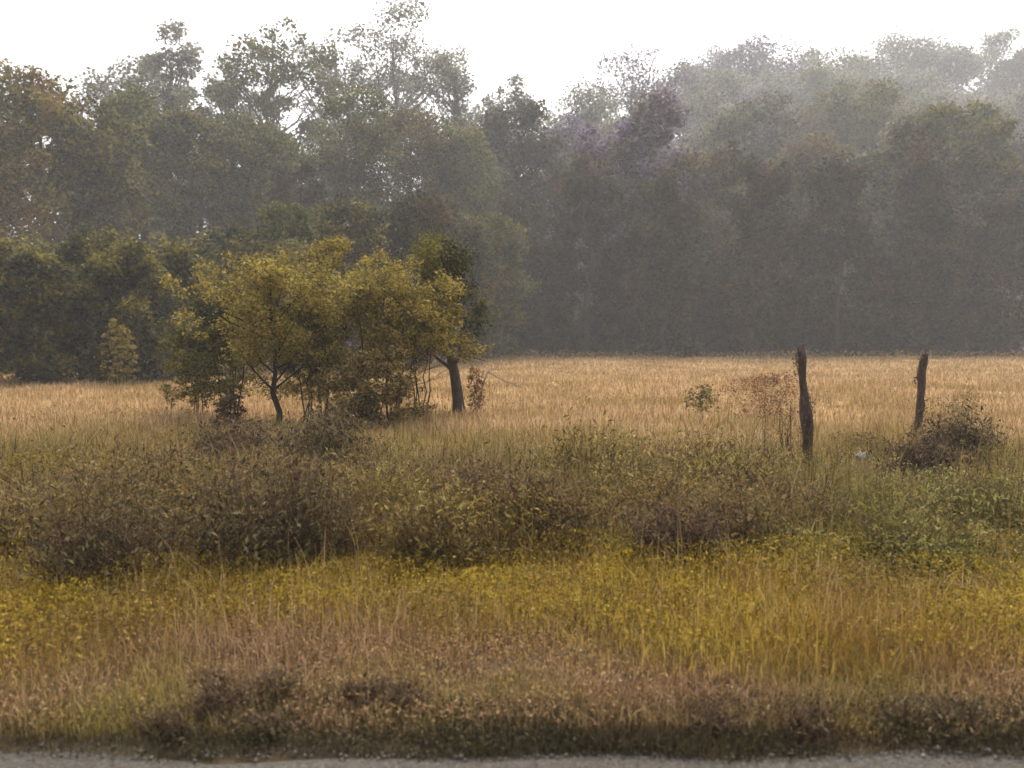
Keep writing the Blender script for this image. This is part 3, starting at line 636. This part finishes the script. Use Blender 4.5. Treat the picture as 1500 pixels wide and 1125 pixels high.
forbs('green_ground_cover', 'light green leafy weeds on the right below the posts', 60000, 6.2, 12, 0.36, 0.022, 'fb_green', 34, lambda x, y: sstep(0.26, 0.4, x / y + 0.06 * vn(x, y, 1.5)))
forbs('field_weeds', 'scattered darker weeds in thin drifts across the tan field', 60000, 15, 76, 0.38, 0.022, 'fb_field', 35, lambda x, y: sstep(0.58, 0.8, vn(x * 0.4, y, 0.55, 2)))
forbs('verge_cover', 'dark matted leaves hugging the road edge', 40000, 3.66, 4.25, 0.10, 0.014, 'g_dark', 37, lambda x, y: (0.3 + 0.7 * vn(x, y * 0.3, 1.5, 2)) * sstep(3.66, 3.72, y - 0.03 * np.sin(x * 5)) * (1 - sstep(3.95, 4.25, y)))
forbs('field_margin_weeds', 'ragged olive weeds along the far margin of the field', 9000, 74, 79.5, 0.7, 0.04, 'fb_field', 36, lambda x, y: 0.8 * sstep(74, 79, y + 3.5 * vn(x, y * 0.2, 0.5, 5)))
blades('scrub_tangle', 'ragged brown and olive tangle of dead stalks filling the gaps between the weeds', 60000, 6.6, 13.5, 0.3, 0.75, 'sh_brown', 27, 1.5, lean=0.9,
       dens=lambda x, y: (0.15 + 0.85 * vn(x, y, 1.6, 3)) * sstep(6.4, 7.6, y + 0.8 * vn(x, y, 0.9)) * (1 - sstep(10.5, 13.5, y)) * np.where(x > 3.2, 0.4, 1))
blades('seed_stalks', 'thin pale seed stalks standing above the yellow grass', 5000, 4.8, 14, 0.3, 0.62, 'g_tan', 28, 0.7, lean=0.5)
def gravel():
    rng = np.random.default_rng(41); n = 1500
    x = rng.uniform(-3.2, 3.2, n); y = 3.70 + rng.normal(0, 0.035, n); r_ = rng.gamma(2.0, 0.0018, n) + 0.0015
    o6 = np.array([(1, 0, 0), (0, 1, 0), (-1, 0, 0), (0, -1, 0), (0, 0, 0.7), (0, 0, -0.7)], float)
    V = (o6[None] * rng.uniform(0.6, 1.3, (n, 6, 1))) * r_[:, None, None] + np.stack([x, y, 0.028 + 0 * x], 1)[:, None]
    fc = np.array([(0, 1, 4), (1, 2, 4), (2, 3, 4), (3, 0, 4), (1, 0, 5), (2, 1, 5), (3, 2, 5), (0, 3, 5)])
    I = (np.arange(n)[:, None, None] * 6 + fc[None]).ravel()
    m = leaf_mat('gravel_stone', [(0.05, 0.045, 0.04), (0.11, 0.10, 0.085), (0.2, 0.18, 0.155)], trans=0)
    tag(link('gravel', mesh_from('gravel', V.reshape(-1, 3), np.full(n * 8, 3), I, m)), 'loose grey grit strewn along the road edge', 'gravel', None, 'stuff')
gravel()
# ------------------------------------------------------------------ haze
def glare_haze():  # even haze added to stand in for the veiling lens glare
    x0, x1, y0, y1, z0, z1 = -1700, 1700, -60, 2600, -2.0, 130.0
    V = [(x, y, z) for z in (z0, z1) for y in (y0, y1) for x in (x0, x1)]
    I = [0, 2, 3, 1, 4, 5, 7, 6, 0, 1, 5, 4, 2, 6, 7, 3, 0, 4, 6, 2, 1, 3, 7, 5]
    m = bpy.data.materials.new('haze_air'); m.use_nodes = True; t = m.node_tree; t.nodes.clear()
    v = t.nodes.new('ShaderNodeVolumePrincipled'); v.inputs['Color'].default_value = (0.94, 0.945, 0.975, 1); v.inputs['Density'].default_value = 0.00115
    v.inputs['Anisotropy'].default_value = 0.1
    o = t.nodes.new('ShaderNodeOutputMaterial'); t.links.new(v.outputs[0], o.inputs['Volume'])
    tag(link('glare_haze', mesh_from('glare_haze', V, [4] * 6, I, m)), 'pale veil added for the glare over the far trees', 'glare_haze', None, 'stuff')
glare_haze()
